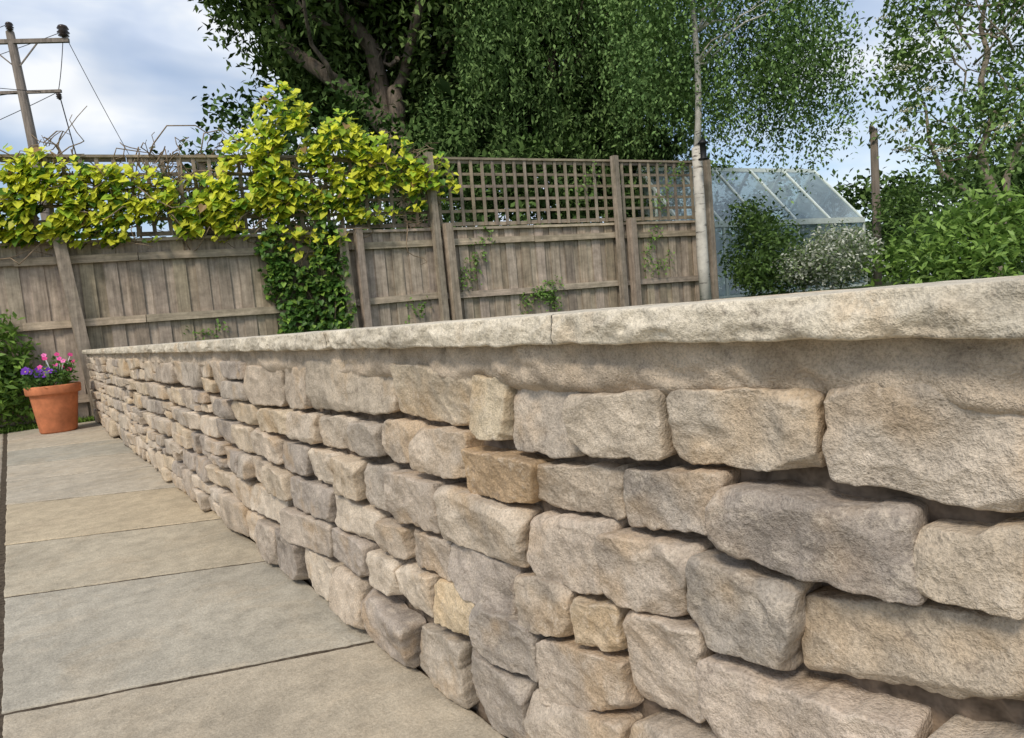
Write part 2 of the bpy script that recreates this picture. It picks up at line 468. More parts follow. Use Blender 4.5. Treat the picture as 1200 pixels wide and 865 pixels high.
# ------------------------------------------------------------ leaves
def leafmesh(name,C,size,tints,mat,parent=None,elong=1.8,down=.3,face=None,facew=0.0,heart=False,fold=.15):
    n=len(C); C=np.asarray(C,float); size=np.broadcast_to(np.asarray(size,float),(n,))[:,None]
    nr=NP.normal(size=(n,3)); nr[:,2]=np.abs(nr[:,2])+.3
    if face is not None: nr=nr*(1-facew)+np.asarray(face)*facew*1.8
    nr/=np.linalg.norm(nr,axis=1)[:,None]
    ax=NP.normal(size=(n,3)); ax[:,2]-=down*3
    ax-=nr*(ax*nr).sum(1)[:,None]; ax/=np.linalg.norm(ax,axis=1)[:,None]+1e-9
    bx=np.cross(nr,ax)
    if heart:
        pr=[(-.35,0,0),(-.5,.28,.3),(-.1,.5,.5),(.35,.28,.25),(.75,0,-.1),(.35,-.28,.25),(-.1,-.5,.5),(-.5,-.28,.3)]
        F=[(0,1,2,3,4),(0,4,5,6,7)]; k=8
        V=np.stack([C+size*(ax*a+bx*b+nr*c*fold*2) for a,b,c in pr],1)
        base=np.arange(n)*k
        loops=np.concatenate([base[:,None]+np.array(f)[None] for f in F],1).reshape(-1); cnt=5; nf=2*n
    else:
        w=.5/elong
        pr=[(-.5,0,0),(0,w,fold),(.5,0,0),(0,-w,fold)]; k=4
        V=np.stack([C+size*(ax*a+bx*b+nr*c*.5) for a,b,c in pr],1)
        base=np.arange(n)*k; loops=(base[:,None]+np.arange(4)[None]).reshape(-1); cnt=4; nf=n
    me=bpy.data.meshes.new(name)
    me.vertices.add(n*k); me.vertices.foreach_set("co",V.reshape(-1).astype(np.float32))
    me.loops.add(len(loops)); me.loops.foreach_set("vertex_index",loops.astype(np.int32))
    me.polygons.add(nf); me.polygons.foreach_set("loop_start",(np.arange(nf)*cnt).astype(np.int32))
    try: me.polygons.foreach_set("loop_total",np.full(nf,cnt,np.int32))
    except Exception: pass
    me.update(calc_edges=True); me.validate()
    a=me.color_attributes.new("tint",'FLOAT_COLOR','POINT')
    c=np.ones((n,k,4),np.float32); c[:,:,:3]=np.asarray(tints)[:,None,:]
    a.data.foreach_set("color",c.reshape(-1))
    me.materials.append(mat)
    o=bpy.data.objects.new(name,me); COL.objects.link(o)
    if parent: o.parent=parent
    return o

def clumps(blobs, total, spread, colA, colB, shell=.5, gap=.0, sq=1.0, cl=40):
    vol=np.array([b[3]*b[4]*b[5] for b in blobs])**.75; vol/=vol.sum()
    P=[];T=[]
    for b,w in zip(blobs,vol):
        nt=int(total*w); nc=max(3,nt//cl)
        d=NP.normal(size=(nc,3)); d/=np.linalg.norm(d,axis=1)[:,None]
        r=NP.random(nc)**(1/3*(1-shell)+.02)
        cc=np.array(b[:3])+d*r[:,None]*np.array(b[3:6])
        keep=[mn.noise(Vector(p)*.9)>-.5+gap for p in cc]; cc=cc[keep]; nc=len(cc)
        if nc==0: continue
        pos=np.repeat(cc,cl,0)+NP.normal(size=(nc*cl,3))*spread*np.array([1,1,sq])
        bright=np.repeat(NP.random(nc),cl)*.6+NP.random(nc*cl)*.4
        t=np.array(colA)[None]*(1-bright[:,None])+np.array(colB)[None]*bright[:,None]
        P.append(pos);T.append(t)
    return np.concatenate(P),np.concatenate(T)

def weep(blobs,nstr,per,colA,colB,lmin=.8,lmax=2.2,sway=.12,gap=.0):
    P=[];T=[]
    vol=np.array([b[3]*b[4]*b[5] for b in blobs])**.75; vol/=vol.sum()
    for b,w in zip(blobs,vol):
        n=int(nstr*w)
        d=NP.normal(size=(n,3)); d/=np.linalg.norm(d,axis=1)[:,None]; r=NP.random(n)**.3
        st=np.array(b[:3])+d*r[:,None]*np.array(b[3:6])
        st=st[[mn.noise(Vector((p[0]*1.1,p[1]*1.1,p[2]*.9)))>-.5+gap for p in st]]; n=len(st)
        ln=NP.uniform(lmin,lmax,n)
        br=np.clip(np.array([mn.noise(Vector(p)*1.3) for p in st])*1.1+.5,0,1)*.6+NP.random(n)*.4
        dr=NP.normal(size=(n,2))*sway
        for i in range(per):
            t=(i+NP.random(n))/per
            p=st.copy(); p[:,2]-=t*ln; p[:,0]+=dr[:,0]*t*ln; p[:,1]+=dr[:,1]*t*ln
            p+=NP.normal(size=(n,3))*.06
            bb=br*.65+NP.random(n)*.35
            P.append(p);T.append(np.array(colA)[None]*(1-bb[:,None])+np.array(colB)[None]*bb[:,None])
    return np.concatenate(P),np.concatenate(T)

# big dark tree behind the fence
tr=empty("willow_tree"); mb=MB()
tube(mb,wpath((7.9,14.4,.6),(7.75,14.6,5.2),8,.25),[.42,.38,.36,.34,.33,.32,.31,.31,.32],12,wob=.06)
for tip,r in [((5.3,16.4,9.6),.20),((7.1,15.2,10.5),.22),((9.4,13.6,9.8),.18)]:
    tube(mb,wpath((7.75,14.6,5.0),tip,9,.8),[r*(1.15-.09*i) for i in range(10)],9,wob=.06)
for k in range(16):
    s=Vector((7.6+R.uniform(-1.2,1.4),14.8+R.uniform(-1,1),R.uniform(6,9)))
    tube(mb,wpath(s,s+Vector((R.uniform(-3,3),R.uniform(-2,2),R.uniform(-.5,2.5))),6,.5),[.07-.009*i for i in range(7)],6)
mb.finish("trunk_and_limbs",M_bark,tr,True)
A=[(6.5,16.2,8.6,1.9,2.0,2.1),(6.0,16.8,9.8,1.6,1.8,1.8),(8.2,15.5,9.6,3,2.5,2.4),(9.9,14.0,8.2,2.4,2.2,2.6),(7.2,16.4,6.6,1.5,1.2,1.3),(9.8,14.6,5.6,2.0,1.8,2.4),(9.0,17,7,2.4,1.6,2.6),(6.4,15.8,10.8,2,2,1.3)]
P,T=clumps(A,50000,.26,(.04,.07,.024),(.18,.26,.08),.5,.05)
leafmesh("foliage",P,NP.uniform(.16,.27,len(P)),T,M_far,tr,2.4,.5)
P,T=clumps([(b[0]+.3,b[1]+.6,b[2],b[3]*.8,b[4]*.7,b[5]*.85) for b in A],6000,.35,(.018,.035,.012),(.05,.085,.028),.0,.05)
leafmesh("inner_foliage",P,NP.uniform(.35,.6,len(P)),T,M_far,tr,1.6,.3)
# weeping middle tree
tr=empty("weeping_willow_tree"); mb=MB()
tube(mb,wpath((10.6,11.9,.6),(10.4,11.8,6.5),8,.3),[.22-.016*i for i in range(9)],9,wob=.05)
for k in range(12):
    s=Vector((10.4,11.8,R.uniform(4,6.5))); tube(mb,wpath(s,s+Vector((R.uniform(-2.3,2.3),R.uniform(-2,2),R.uniform(.8,2.6))),6,.4),[.07-.009*i for i in range(7)],6)
mb.finish("trunk_and_limbs",M_bark,tr,True)
B=[(10.2,11.2,6.4,2.5,2.2,1.9),(9.0,12.2,5.0,1.7,1.5,1.7),(11.6,10.2,5.6,1.9,1.7,1.9),(10.4,10.8,4.2,1.8,1.4,1.2),(10.6,11,8.2,2.2,2,1.4)]
P,T=weep(B,3100,22,(.055,.10,.035),(.24,.36,.12),.4,1.3,.22,gap=.14)
leafmesh("foliage",P,NP.uniform(.09,.15,len(P)),T,M_far,tr,2.6,.8)
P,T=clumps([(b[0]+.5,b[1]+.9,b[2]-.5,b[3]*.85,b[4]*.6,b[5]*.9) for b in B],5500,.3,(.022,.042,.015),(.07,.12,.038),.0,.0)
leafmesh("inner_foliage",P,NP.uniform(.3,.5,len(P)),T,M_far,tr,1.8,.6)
# birch at the fence end
tr=empty("birch_tree"); mb=MB()
tube(mb,[(8.88,6.90,.6),(8.90,6.93,1.4),(8.93,6.94,2.3),(8.97,6.97,3.1)],[.092,.087,.082,.076],12,wob=.04)
pts=wpath((8.97,6.97,3.05),(9.15,7.15,8.6),12,.18); tube(mb,pts,[.056-.0035*i for i in range(13)],8,wob=.04)
for k in range(22):
    i=R.randint(2,11); s=pts[i]; a=R.uniform(-1.7,1.3); l=R.uniform(.8,2.3)
    e=s+Vector((.80*l*math.cos(a)+.4*R.uniform(-1,1),-.6*l*math.cos(a)+l*.6*math.sin(a),R.uniform(.2,1.2)))
    tube(mb,wpath(s,e,6,.25),[.022-.003*i for i in range(7)],5)
mb.finish("trunk_and_branches",M_birch,tr,True)
D=[(9.9,6.6,5.2,1.5,1.4,1.4),(10.7,6.2,4.6,.9,.9,1.2),(8.7,7.4,5.3,1.1,1.0,1.4),(9.6,6.9,7.0,1.6,1.5,1.3),(11.2,6.8,5.6,.9,.8,1.2),(9.3,7.3,4.3,.8,.8,.9)]
P,T=weep(D,2100,24,(.075,.14,.045),(.27,.41,.14),.5,1.5,.14,gap=.25)
leafmesh("foliage",P,NP.uniform(.05,.09,len(P)),T,M_far,tr,1.8,1.0)
# hedges behind the fence
hd=[(3.8,12.5,3.4,1.0,.9,1.6),(2.9,12.7,3.1,.7,.7,1.0),(5.3,12.1,3.6,1.4,1.0,1.6),(6.9,11.8,3.2,1.5,1,1.7),(8.2,10.6,2.4,1.4,.9,1.7),(9.6,10.4,2.6,1.4,.9,1.9),(6.0,11.2,2.0,1.5,.9,1.5),(11.5,11.2,3.0,1.3,1,1.9),(13.3,11.6,2.9,1.5,1,1.7),(15.6,11.9,2.8,1.5,1,1.6),(17.5,10.8,2.4,1.6,1,1.5)]
P,T=clumps(hd,28000,.17,(.03,.06,.02),(.13,.21,.06),.5,.05)
leafmesh("hedge",P,NP.uniform(.10,.18,len(P)),T,M_far,None,1.8,.4)
bl=[]
for k in range(30):
    a=math.radians(-20+k*4.6); r=R.uniform(38,46); bl.append((r*math.cos(a),r*math.sin(a),1.6,4,4,R.uniform(2.0,3.4)))
P,T=clumps(bl,14000,.5,(.035,.06,.028),(.095,.155,.055),.5,0)
leafmesh("distant_trees",P,NP.uniform(.5,.8,len(P)),T,M_far,None,1.6,.3)
bl=[(18.6,9.2,2.1,1.7,1.5,1.5),(20,7.5,2.2,1.8,1.6,1.5),(20.6,5.3,2.2,1.8,1.7,1.5),(20.8,3,2.2,1.8,1.7,1.5),(16.5,4.9,2.0,1.3,1.2,1.3),(17.4,3.0,2.0,1.4,1.3,1.4)]
P,T=clumps(bl,20000,.2,(.04,.075,.025),(.15,.24,.07),.5,.0)
leafmesh("hedge",P,NP.uniform(.13,.22,len(P)),T,M_far,None,1.7,.4)
# elder tree
tr=empty("elder_tree"); mb=MB()
tube(mb,wpath((12.6,4.2,.6),(12.8,4.4,3.4),7,.2),[.085,.08,.075,.07,.065,.06,.055,.05],8,wob=.06)
tube(mb,wpath((12.8,4.4,3.3),(12.9,4.6,5.6),6,.3),[.05,.045,.04,.035,.03,.02,.012],7)
tube(mb,wpath((12.62,4.2,.8),(12.2,5.2,3.9),7,.3),[.06,.055,.05,.045,.04,.03,.02,.012],7)
tube(mb,wpath((12.7,4.25,1.4),(13.6,3.4,4.6),7,.3),[.06,.055,.05,.045,.04,.03,.02,.012],7)
for k in range(26):
    s=Vector((12.8+R.uniform(-.3,.4),4.4+R.uniform(-.4,.4),R.uniform(2.4,5))); tube(mb,wpath(s,s+Vector((R.uniform(-1.1,1.1),R.uniform(-1.2,1.2),R.uniform(.2,1.1))),5,.2),[.02-.003*i for i in range(6)],5)
mb.finish("stems",simple("elder_bark",(.33,.275,.21),.9,20,.6,1.3,.4,.01),tr,True)
E=[(12.9,4.5,4.9,1.3,1.3,1.2),(12.4,5.1,3.6,.8,.9,.9),(13.4,3.7,3.6,1.0,1.0,1.2),(12.8,4.3,2.8,1.2,1.1,.7),(13.2,4.2,6.0,1.2,1.2,.8)]
P,T=clumps(E,16000,.13,(.08,.14,.045),(.29,.43,.14),.3,.36,cl=22)
leafmesh("foliage",P,NP.uniform(.07,.14,len(P)),T,M_far,tr,2.0,.6)
P=[]
for k in range(46):
    b=R.choice(E); d=Vector((R.gauss(0,1),R.gauss(0,1),R.gauss(0,1))).normalized()
    c=np.array([b[0]+d.x*b[3],b[1]+d.y*b[4],b[2]+d.z*b[5]]); P.append(c+NP.normal(size=(60,3))*np.array([.07,.07,.02]))
P=np.concatenate(P); leafmesh("flower_heads",P,.03,np.tile((.70,.67,.52),(len(P),1)),M_petal,tr,1.1,0)
def shrub(name,bl,n,sz,ca,cb,spread=.09,el=2.0,gap=.1,cl=24):
    P,T=clumps(bl,n,spread,ca,cb,.4,gap,cl=cl)
    return leafmesh(name,P,NP.uniform(sz*.7,sz*1.2,len(P)),T,M_leaf,None,el,.2)
shrub("laurel_bush",[(10,3.8,1.12,.5,.5,.42),(10.3,3.0,1.22,.55,.5,.5),(10.2,4.5,.95,.45,.4,.35),(10.6,2.2,1.1,.7,.6,.5),(9.6,3.4,.9,.4,.5,.3),(10.1,3.45,1.5,.22,.2,.32)],8500,.13,(.07,.15,.03),(.34,.52,.11),.12,2.8,.22,14)
shrub("dark_shrub",[(10.0,6.75,1.45,.5,.45,.75),(9.8,6.2,1.2,.5,.45,.55),(10.4,7.1,1.6,.5,.4,.7)],8000,.085,(.03,.065,.02),(.17,.28,.065),.11,2.0,.2,16)
shrub("buddleia_shrub",[(12.0,5.0,1.7,.6,.7,.6),(12.4,6.4,1.2,.6,.6,.45)],5000,.10,(.05,.11,.025),(.20,.32,.08),.1,2.6,.2,14)
P,T=clumps([(9.9,5.28,1.18,.5,.5,.42),(9.75,5.7,1.05,.35,.35,.3)],8000,.07,(.10,.16,.06),(.30,.38,.18),.3,.1,cl=12)
w=NP.random(len(P))<.5; T[w]=np.array([.74,.76,.64])*NP.uniform(.75,1.05,(w.sum(),1))
leafmesh("variegated_shrub",P,NP.uniform(.045,.08,len(P)),T,M_leaf,None,2.2,.1)

# ------------------------------------------------------------ fence
fen=empty("wooden_fence"); mbv=MB(); mbh=MB()
FP=[(-3.4,10.1),(.14,9.2),(3.64,8.30),(9.42,7.12)]
def fy(x):
    for i in range(3):
        if x<=FP[i+1][0] or i==2:
            a,b=FP[i],FP[i+1]; return a[1]+(b[1]-a[1])*(x-a[0])/(b[0]-a[0])
def frame(x):
    i=0 if x<.14 else 1 if x<3.64 else 2
    a,b=Vector((*FP[i],0)),Vector((*FP[i+1],0)); d=(b-a).normalized(); return d,Vector((d.y,-d.x,0))
def wt(s=1.0):
    t=R.uniform(.74,1.22)*s*1.42; return (.275*t,.225*t*R.uniform(.98,1.02),.17*t*R.uniform(.92,1.06))
Z=Vector((0,0,1))
def fp(x,off,z):
    d,n=frame(x); return Vector((x,fy(x),0))+n*off+Z*z
x=-3.4;kk=0
while x<9.36:
    d,n=frame(x); w=.136; zt=2.0+R.uniform(-.006,.006); kk+=1
    yaw=R.uniform(-.03,.03); dd=(d+n*yaw).normalized(); nn=Vector((dd.y,-dd.x,0))
    box(mbv,fp(x+w*d.x/2,(.009 if kk%2 else -.009)+R.uniform(-.002,.002),zt/2),dd,nn,(Z+d*R.uniform(-.002,.002)).normalized(),w/2,.007,zt/2,wt())
    x+=.118*d.x
def rail(x0,x1,z,h,off,t,col=None,dz=0):
    xs=[x0]+[k for k in(.14,3.64) if x0<k<x1]+[x1]
    for a,b in zip(xs[:-1],xs[1:]):
        bar(mbh,fp(a,off,z),fp(b,off,z+dz),t,h,col or wt(1.12))
pp=[-3.4,-1.85,-.3,1.3,2.9,3.60,4.78,6.2,7.65,9.3]
for a,b in zip(pp[:-1],pp[1:]):
    a2,b2=a+.004,b-.004
    rail(a2,b2,1.99,.035,.012,.085)
    rail(a2,b2,1.80+R.uniform(-.01,.01),.085,.040,.045,dz=R.uniform(-.015,.015))
    rail(a2,b2,1.09+R.uniform(-.015,.015),.085,.040,.045,dz=R.uniform(-.02,.02))
    rail(a2,b2,.25,.085,.040,.045)
x=-3.3
while x<9.35:
    d,n=frame(x); col=wt(.8)
    box(mbv,fp(x,.004+R.uniform(-.003,.003),2.475),d,n,(Z+d*R.uniform(-.012,.012)).normalized(),.021,.009,.445,col); x+=.165*d.x
for k in range(6):
    z=2.06+k*.168
    for a,b in zip(pp[:-1],pp[1:]): rail(a+.004,b-.004,z,.038 if 0<k<5 else .05,-.014,.016,wt(.8),R.uniform(-.01,.01))
for a,b in zip(pp[:-1],pp[1:]): rail(a+.004,b-.004,2.935,.03,0,.06,wt(.85))
def post(x,z1,w=.10,off=.10,lean=0,col=None):
    bar(mbv,fp(x,off,0),fp(x-lean,off,z1),w,w,col or wt(1.1))
post(.74,2.04,.12,.13,.16,wt(1.2)); post(3.56,2.02,.12,.12,.05,wt(1.25)); post(3.72,2.03,.09,.12,0,wt(1.0))
post(4.76,2.98,.09,.12,.03,wt(.95)); post(4.93,2.05,.11,.12,.03,wt(1.15))
post(7.58,2.98,.09,.12,0,wt(.85)); post(7.80,2.05,.11,.12,.0,wt(1.1)); post(9.3,2.95,.10,.10,0,wt(1)); post(.3,2.98,.08,-.08,0,wt(.9)); post(-1.6,2.98,.1,.12,0); post(2.05,2.98,.08,-.08,0,wt(.8))
mbv.finish("boards_and_posts",M_woodv,fen); mbh.finish("rails_and_trellis",M_woodh,fen)

# golden climber
gv=empty("golden_hop_vine"); mb=MB()
for k in range(190):
    x=R.uniform(-1.5,4.9) if k<120 else R.uniform(.6,3.0); z=R.uniform(2.05,3.0)
    a=fp(x,R.uniform(-.08,.08),z); x2=x+R.uniform(-1.1,1.1); b=fp(min(5,x2),R.uniform(-.1,.12),min(3.1,z+R.uniform(-.5,.5)))
    tube(mb,wpath(a,b,9,.3,R.uniform(-.1,.15)),[.009-.0006*i for i in range(10)],5)
for k in range(10):
    x=R.uniform(.7,3.2); a=fp(x,0,2.9); tube(mb,wpath(a,a+Vector((R.uniform(-.2,.2),0,R.uniform(.12,.3))),6,.15),[.006]*7,5)
mb.finish("stems",M_twig,gv,True)
GB=[(-2.4,2.5,.7,.45,350),(-1.2,2.5,.8,.46,650),(-.2,2.6,.65,.48,800),(.25,2.4,.6,.40,620),(.75,2.52,.5,.46,600),(1.25,2.4,.5,.40,520),(1.75,2.25,.5,.26,360),(2.1,2.35,.5,.32,360),(2.5,2.35,.45,.3,400),(2.65,2.75,.38,.46,460),(3.05,2.75,.4,.6,600),(3.0,3.35,.28,.38,260),(3.45,3.15,.42,.33,270),(3.65,2.8,.42,.48,480),(3.4,2.35,.4,.32,330),(4.15,2.8,.4,.4,320),(4.35,2.55,.4,.32,260),(4.8,2.65,.28,.3,110),(3.9,2.3,.35,.2,110),(1.0,2.08,.9,.14,260),(-.6,2.08,.9,.14,220),(2.6,2.05,.8,.12,180),(3.1,1.9,.45,.22,90)]
P=[];T=[];S=[]
for cx,cz,rx,rz,n in GB:
    for i in range(n):
        a=R.uniform(0,6.283); r=R.random()**.5; x=cx+rx*r*math.cos(a)*1.1; z=cz+rz*r*math.sin(a)*1.1
        if mn.noise(Vector((x*3.4,z*3.6,5)))<-.22+(.12 if 1.4<x<2.5 and z>2.4 else 0): continue
        off_=R.uniform(-.02,.28)
        P.append(tuple(fp(x,off_,z)))
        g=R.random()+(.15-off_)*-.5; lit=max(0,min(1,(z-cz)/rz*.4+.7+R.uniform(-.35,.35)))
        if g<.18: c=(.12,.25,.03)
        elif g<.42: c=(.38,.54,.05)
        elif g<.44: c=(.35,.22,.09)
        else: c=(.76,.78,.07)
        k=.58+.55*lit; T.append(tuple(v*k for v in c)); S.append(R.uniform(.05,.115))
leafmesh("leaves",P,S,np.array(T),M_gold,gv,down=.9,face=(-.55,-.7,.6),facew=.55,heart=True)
iv=empty("ivy_plant"); P=[];T=[];S=[];mb=MB()
for cx,cz,rx,rz,n in [(2.72,1.72,.20,.28,330),(2.85,1.35,.26,.28,420),(3.25,1.05,.30,.32,650),(3.32,1.5,.22,.3,380),(3.0,.85,.35,.2,350),(3.35,1.85,.18,.25,200),(3.2,.65,.4,.2,400)]:
    for i in range(n):
        a=R.uniform(0,6.283); r=R.random()**.5; x=cx+rx*r*1.1*math.cos(a);z=cz+rz*r*1.1*math.sin(a)
        if mn.noise(Vector((x*7,z*7,1)))<-.3: continue
        P.append(tuple(fp(x,R.uniform(.03,.24),z))); k=R.uniform(.5,1.6); c=(.07,.15,.025) if R.random()<.75 else (.2,.32,.05)
        T.append(tuple(v*k for v in c)); S.append(R.uniform(.04,.075))
for k in range(10):
    x=R.uniform(2.7,3.4); tube(mb,wpath(fp(x,.03,.3),fp(x+R.uniform(-.2,.2),.03,2.0),8,.2),[.008]*9,5)
mb.finish("stems",M_twig,iv,True)
leafmesh("leaves",P,S,np.array(T),M_leaf,iv,down=.6,face=(-.45,-.8,.45),facew=.5,heart=True)
P=[];T=[]
for x0,z0,x1,z1,n in [(5.15,1.2,5.5,1.95,100),(5.3,1.8,5.0,1.2,60),(5.9,.9,6.5,1.15,160),(6.2,1.1,6.5,.85,120),(8.0,1.3,8.3,1.95,90),(8.1,1.2,8.6,1.5,60),(4.3,.85,4.5,1.0,50),(1.7,.85,2.1,.95,40),(6.9,2.3,7.3,2.9,60),(8.3,2.2,8.9,3.0,120)]:
    for i in range(n):
        t=R.random(); P.append(tuple(fp(x0+(x1-x0)*t+R.gauss(0,.06),R.uniform(.03,.12),z0+(z1-z0)*t+R.gauss(0,.07))))
        k=R.uniform(.5,1.3); T.append((.17*k,.30*k,.06*k))
leafmesh("climbing_plant",P,.055,np.array(T),M_leaf,None,1.7,.5,face=(-.4,-.8,.4),facew=.4)

# ------------------------------------------------------------ greenhouse
gh=empty("greenhouse"); mf=MB(); mg=MB()
e0=Vector((10.9,8.92,0)); e1=Vector((16.0,7.92,0)); nn=Vector((.196,.98,0)); ww=2.6
zb_,ze,zr=.70,2.20,3.58
def quad(a,b,c,d): mg.add([a,b,c,d],[(0,1,2,3)])
r0=e0+nn*1.3+Z*zr; r1=e1+nn*1.3+Z*zr
for s in(0,1):
    a=e0+nn*ww*s; b=e1+nn*ww*s
    bar(mf,a+Z*ze,b+Z*ze,.08,.12); bar(mf,a+Z*zb_,b+Z*zb_,.06,.1)
    K=5
    for k in range(K+1):
        t=k/K; p=a.lerp(b,t); bar(mf,p+Z*zb_,p+Z*ze,.05); bar(mf,p+Z*ze,r0.lerp(r1,t),.055)
    quad(a+Z*zb_,b+Z*zb_,b+Z*(ze-.01),a+Z*(ze-.01)); quad(a+Z*(ze+.012),b+Z*(ze+.012),r1,r0)
bar(mf,r0,r1,.07,.09)
for a,r in((e0,r0),(e1,r1)):
    b=a+nn*ww
    mg.add([a+Z*zb_,b+Z*zb_,b+Z*ze,r,a+Z*ze],[(0,1,2,3,4)])
    bar(mf,a+Z*ze,b+Z*ze,.04); bar(mf,a+nn*.8+Z*zb_,a+nn*.8+Z*(ze+.85),.04); bar(mf,b-nn*.8+Z*zb_,b-nn*.8+Z*(ze+.85),.04); bar(mf,a+Z*zb_,b+Z*zb_,.06)
mf.finish("aluminium_frame",M_metal,gh); mg.finish("glazing",M_glass,gh)
mb=MB(); tube(mb,[(12.15,5.82,.6),(12.17,5.8,1.9),(12.2,5.8,3.35)],[.075,.07,.06],10,wob=.06); tube(mb,[(12.18,5.8,3.3),(12.2,5.85,3.42)],[.065,.03],10)
mb.finish("weathered_post",M_polewood,None,True)
mb=MB(); c=Vector((8.80,6.72,3.0))
tube(mb,[c+Z*z for z in(-.13,-.12,.08,.09,.13,.17)],[.05,.045,.045,.085,.05,.008],14); tube(mb,[c+Z*-.15,c+Z*-.13],[.08,.08],14)
tube(mb,[c+Z*.16,c+Z*.26,Vector((8.95,6.95,3.3))],[.005]*3,6); bar(mb,c+Vector((-.1,0,-.06)),c+Vector((.1,0,-.06)),.01)
mb.finish("bird_feeder",M_black,None,True)

# ------------------------------------------------------------ utility pole
up=empty("utility_pole"); mb=MB()
tube(mb,[(1.72,28.9,0),(1.45,29.4,8.2),(1.29,29.9,11.6),(1.27,30,12.1)],[.19,.16,.14,.13],12)
ad=Vector((.86,-.5,-.02)).normalized()
c=Vector((1.27,29.85,11.72)); bar(mb,c-ad*1.7,c+ad*1.9,.12,.14)
c2=Vector((1.32,29.7,9.95)); bar(mb,c2-ad*1.3,c2+ad*1.35,.09,.10)
bar(mb,c+ad*.9,c2+ad*.1+Z*.9,.04); bar(mb,c-ad*.9,c2-ad*.1+Z*.9,.04)
mb.finish("pole_and_crossarms",M_polewood,up)
mb=MB()
def insul(p,s=1): 
    tube(mb,[p+Z*z*s for z in(0,.05,.08,.14,.17,.24,.28,.36,.40)],[r*s for r in(.05,.05,.15,.09,.17,.10,.16,.12,.03)],12)
insul(c+ad*1.75+Z*.06,1.2); insul(c-ad*1.5+Z*.06); insul(c+Z*.35,.8); insul(c2+ad*1.25-Z*.3,.6); insul(c2-ad*1.2-Z*.3,.6)
mb.finish("insulators",M_porc,up,True)
mb=MB()
def wire(a,b,s,r=.012): 
    a=Vector(a);b=Vector(b); pts=[a.lerp(b,i/16)-Z*(s*4*(i/16)*(1-i/16)) for i in range(17)]; tube(mb,pts,[r]*17,5)
i1=c+ad*1.75+Z*.3
wire(i1,(6.5,33,5.2),.25); wire(i1,c2+ad*1.25,.15,.014); wire(c2+ad*1.25,c2+ad*1.6-Z*2.6,0,.02)
wire(c-ad*1.5+Z*.3,c2-ad*1.2,.15); wire(c+Z*.6,(-14,50,13),.6); wire(i1,(-13,52,13),.6); wire(c2,(-10,26,7.5),.5); wire(c2+ad*.7,(-9,22,8.5),.3); wire(c2+ad*1.3,(-8,36,6.5),.4)
mb.finish("wires",M_black,up,True)

# ------------------------------------------------------------ flower pot
PX,PY=.285,8.22
fpz=empty("flower_pot"); mb=MB()
prof=[(.0,.004),(.155,.004),(.162,.02),(.205,.37),(.207,.385),(.232,.388),(.238,.40),(.240,.465),(.232,.475),(.215,.472),(.208,.43),(.205,.42)]
n=40; vs=[];fs=[]
for r,z in prof:
    for k in range(n): t=2*math.pi*k/n; vs.append((PX+r*math.cos(t),PY+r*math.sin(t),z))
for i in range(len(prof)-1):
    for k in range(n): fs.append((i*n+k,i*n+(k+1)%n,(i+1)*n+(k+1)%n,(i+1)*n+k))
mb.add(vs,fs); mb.finish("terracotta_body",M_terra,fpz,True)
mb=MB(); vs=[(PX+.207*math.cos(2*math.pi*k/n),PY+.207*math.sin(2*math.pi*k/n),.435) for k in range(n)]; mb.add(vs+[(PX,PY,.455)],[(k,(k+1)%n,n) for k in range(n)]); mb.finish("compost",M_soil,fpz,True)
P,T=clumps([(PX,PY,.53,.20,.20,.11),(PX+.08,PY,.62,.12,.12,.08),(PX-.13,PY-.03,.50,.12,.12,.08)],900,.03,(.05,.11,.025),(.18,.32,.07),.3,0,cl=10)
leafmesh("leaves",P,NP.uniform(.035,.065,len(P)),T,M_leaf,fpz,1.6,.1)
mb=MB(); stm=MB()
def flower(p,nrm,r,col,eye):
    nrm=Vector(nrm).normalized(); a=nrm.cross(Z).normalized(); b=a.cross(nrm)
    for k in range(5):
        t=2*math.pi*k/5+.3; dc=a*math.cos(t)+b*math.sin(t); tc=nrm.cross(dc)
        cc=p+dc*r*.55; vs=[cc+dc*r*.5*math.cos(u)+tc*r*.46*math.sin(u)+nrm*(.004*k*.3+.12*r*math.cos(u)) for u in [2*math.pi*i/9 for i in range(9)]]
        s=R.uniform(.8,1.15); mb.add(vs,[tuple(range(9))],tuple(v*s for v in col))
    mb.add([p+nrm*.006+(a*math.cos(u)+b*math.sin(u))*r*.2 for u in [2*math.pi*i/8 for i in range(8)]],[tuple(range(8))],eye)
for k in range(13):
    a=R.uniform(0,6.28); r=R.uniform(.06,.22); p=Vector((PX-.10+r*.75*math.cos(a),PY-.05+r*.8*math.sin(a),.56+R.uniform(0,.09)))
    flower(p,(-.2+R.uniform(-.4,.4),-1,.6+R.uniform(-.3,.3)),.034,R.choice([(.12,.02,.34),(.18,.03,.42),(.08,.02,.24)]),(.6,.45,.03))
for k in range(12):
    p=Vector((PX+.08+R.gauss(0,.07),PY-.02+R.gauss(0,.06),.66+R.uniform(-.05,.13)))
    tube(stm,[(PX+.05,PY,.44),p-Z*.005],[.003,.003],5)
    flower(p,(-.2+R.uniform(-.5,.5),-1,.7),.024,R.choice([(.75,.08,.35),(.65,.05,.22),(.8,.2,.45)]),(.5,.1,.2))
mb.finish("blooms",M_petal,fpz); stm.finish("flower_stems",M_leaf,fpz)

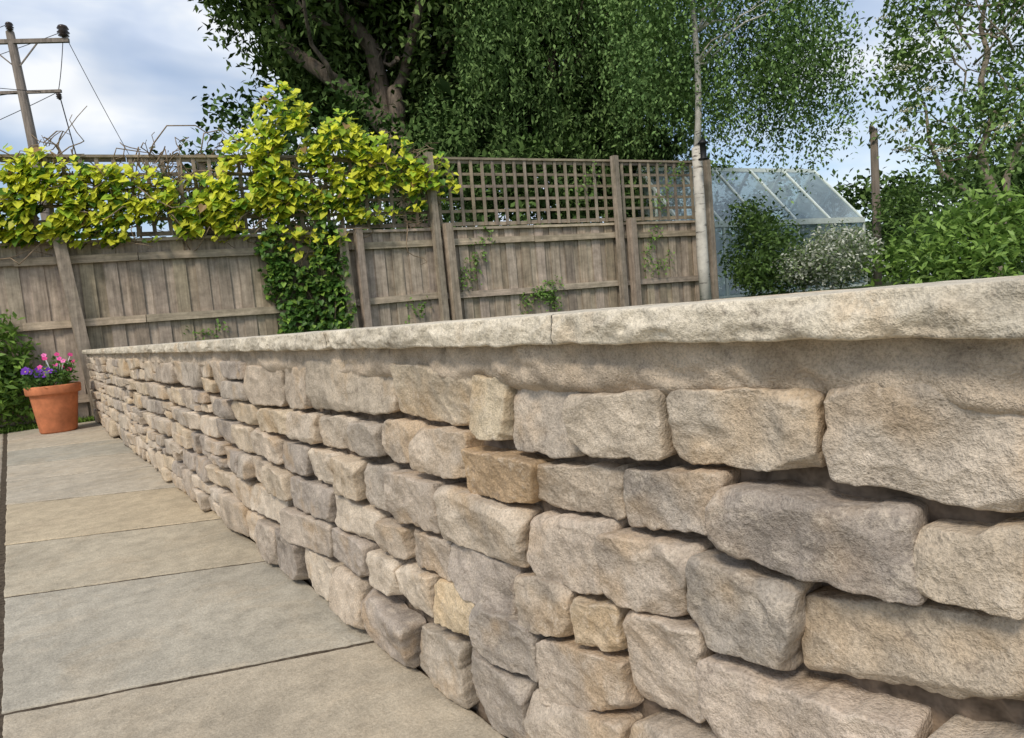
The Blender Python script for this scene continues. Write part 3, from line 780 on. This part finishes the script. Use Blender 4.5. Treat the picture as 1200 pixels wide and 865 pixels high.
P,T=clumps([(-.15,8.95,.75,.32,.2,.5),(-.35,8.95,.45,.35,.25,.42),(-.05,8.98,.4,.22,.16,.35),(-.7,9.1,.8,.4,.3,.6)],4200,.06,(.07,.15,.03),(.30,.48,.09),.3,0,cl=14)
leafmesh("leafy_plant",P,NP.uniform(.07,.13,len(P)),T,M_leaf,None,2.6,.0)
n=9000; C=np.stack([NP.uniform(-1.6,.66,n),8.85+NP.random(n)**1.5*.45,NP.uniform(-.02,.03,n)],1)
T=np.array((.17,.28,.05))*NP.uniform(.6,1.4,(n,1)); leafmesh("grass",C,NP.uniform(.05,.10,n),T,M_leaf,None,7,-1.5)

# ------------------------------------------------------------ world, sun, camera
w=bpy.data.worlds.new("World"); scene.world=w; w.use_nodes=True; nt=w.node_tree
bg=nt.nodes["Background"]; out=nt.nodes["World Output"]
sky=nt.nodes.new("ShaderNodeTexSky"); sky.sky_type='NISHITA'; sky.sun_disc=False
sd=Vector((-.70,-.42,.92)).normalized()
sky.sun_elevation=math.asin(sd.z); sky.sun_rotation=math.atan2(sd.x,sd.y)
L(nt,sky.outputs[0],bg.inputs[0]); bg.inputs[1].default_value=.15
tc=nt.nodes.new("ShaderNodeTexCoord"); mp=nt.nodes.new("ShaderNodeMapping"); mp.inputs['Scale'].default_value=(1,1,2.4); mp.inputs['Location'].default_value=(.3,.1,.2)
L(nt,tc.outputs['Generated'],mp.inputs[0])
n1=nz(nt,mp.outputs[0],2.6,3,.55,.3); n2=nz(nt,mp.outputs[0],5,4,.55,.2)
cc=ramp(nt,n2,[(.32,(.53,.63,.82)),(.52,(.74,.81,.92)),(.66,(.97,.98,.99))])
b2=nt.nodes.new("ShaderNodeBackground"); L(nt,cc,b2.inputs[0]); b2.inputs[1].default_value=1.08
fac=ramp(nt,n1,[(.40,.15),(.56,.90)])
mx=nt.nodes.new("ShaderNodeMixShader"); L(nt,fac,mx.inputs[0]); L(nt,bg.outputs[0],mx.inputs[1]); L(nt,b2.outputs[0],mx.inputs[2]); L(nt,mx.outputs[0],out.inputs[0])
w.cycles.sampling_method='MANUAL'; w.cycles.sample_map_resolution=256
sl=bpy.data.lights.new("sun",'SUN'); sl.energy=2.4; sl.angle=math.radians(14); sl.color=(1,.90,.77)
so=bpy.data.objects.new("sun",sl); COL.objects.link(so); so.rotation_euler=sd.to_track_quat('Z','Y').to_euler()

cam=bpy.data.cameras.new("camera"); cam.sensor_width=36; cam.lens=24; cam.clip_end=1000; cam.clip_start=.02
co=bpy.data.objects.new("camera",cam); COL.objects.link(co)
rt=Vector((.8026,-.5902,-.0864)).normalized(); bk=Vector((-.5846,-.8071,.0830)).normalized()
upv=bk.cross(rt).normalized(); rt=upv.cross(bk)
m=Matrix((rt,upv,bk)).transposed().to_4x4(); m.translation=Vector((0,0,.8)); co.matrix_world=m
scene.camera=co
scene.view_settings.view_transform='Standard'; scene.view_settings.look='None'; scene.view_settings.exposure=0
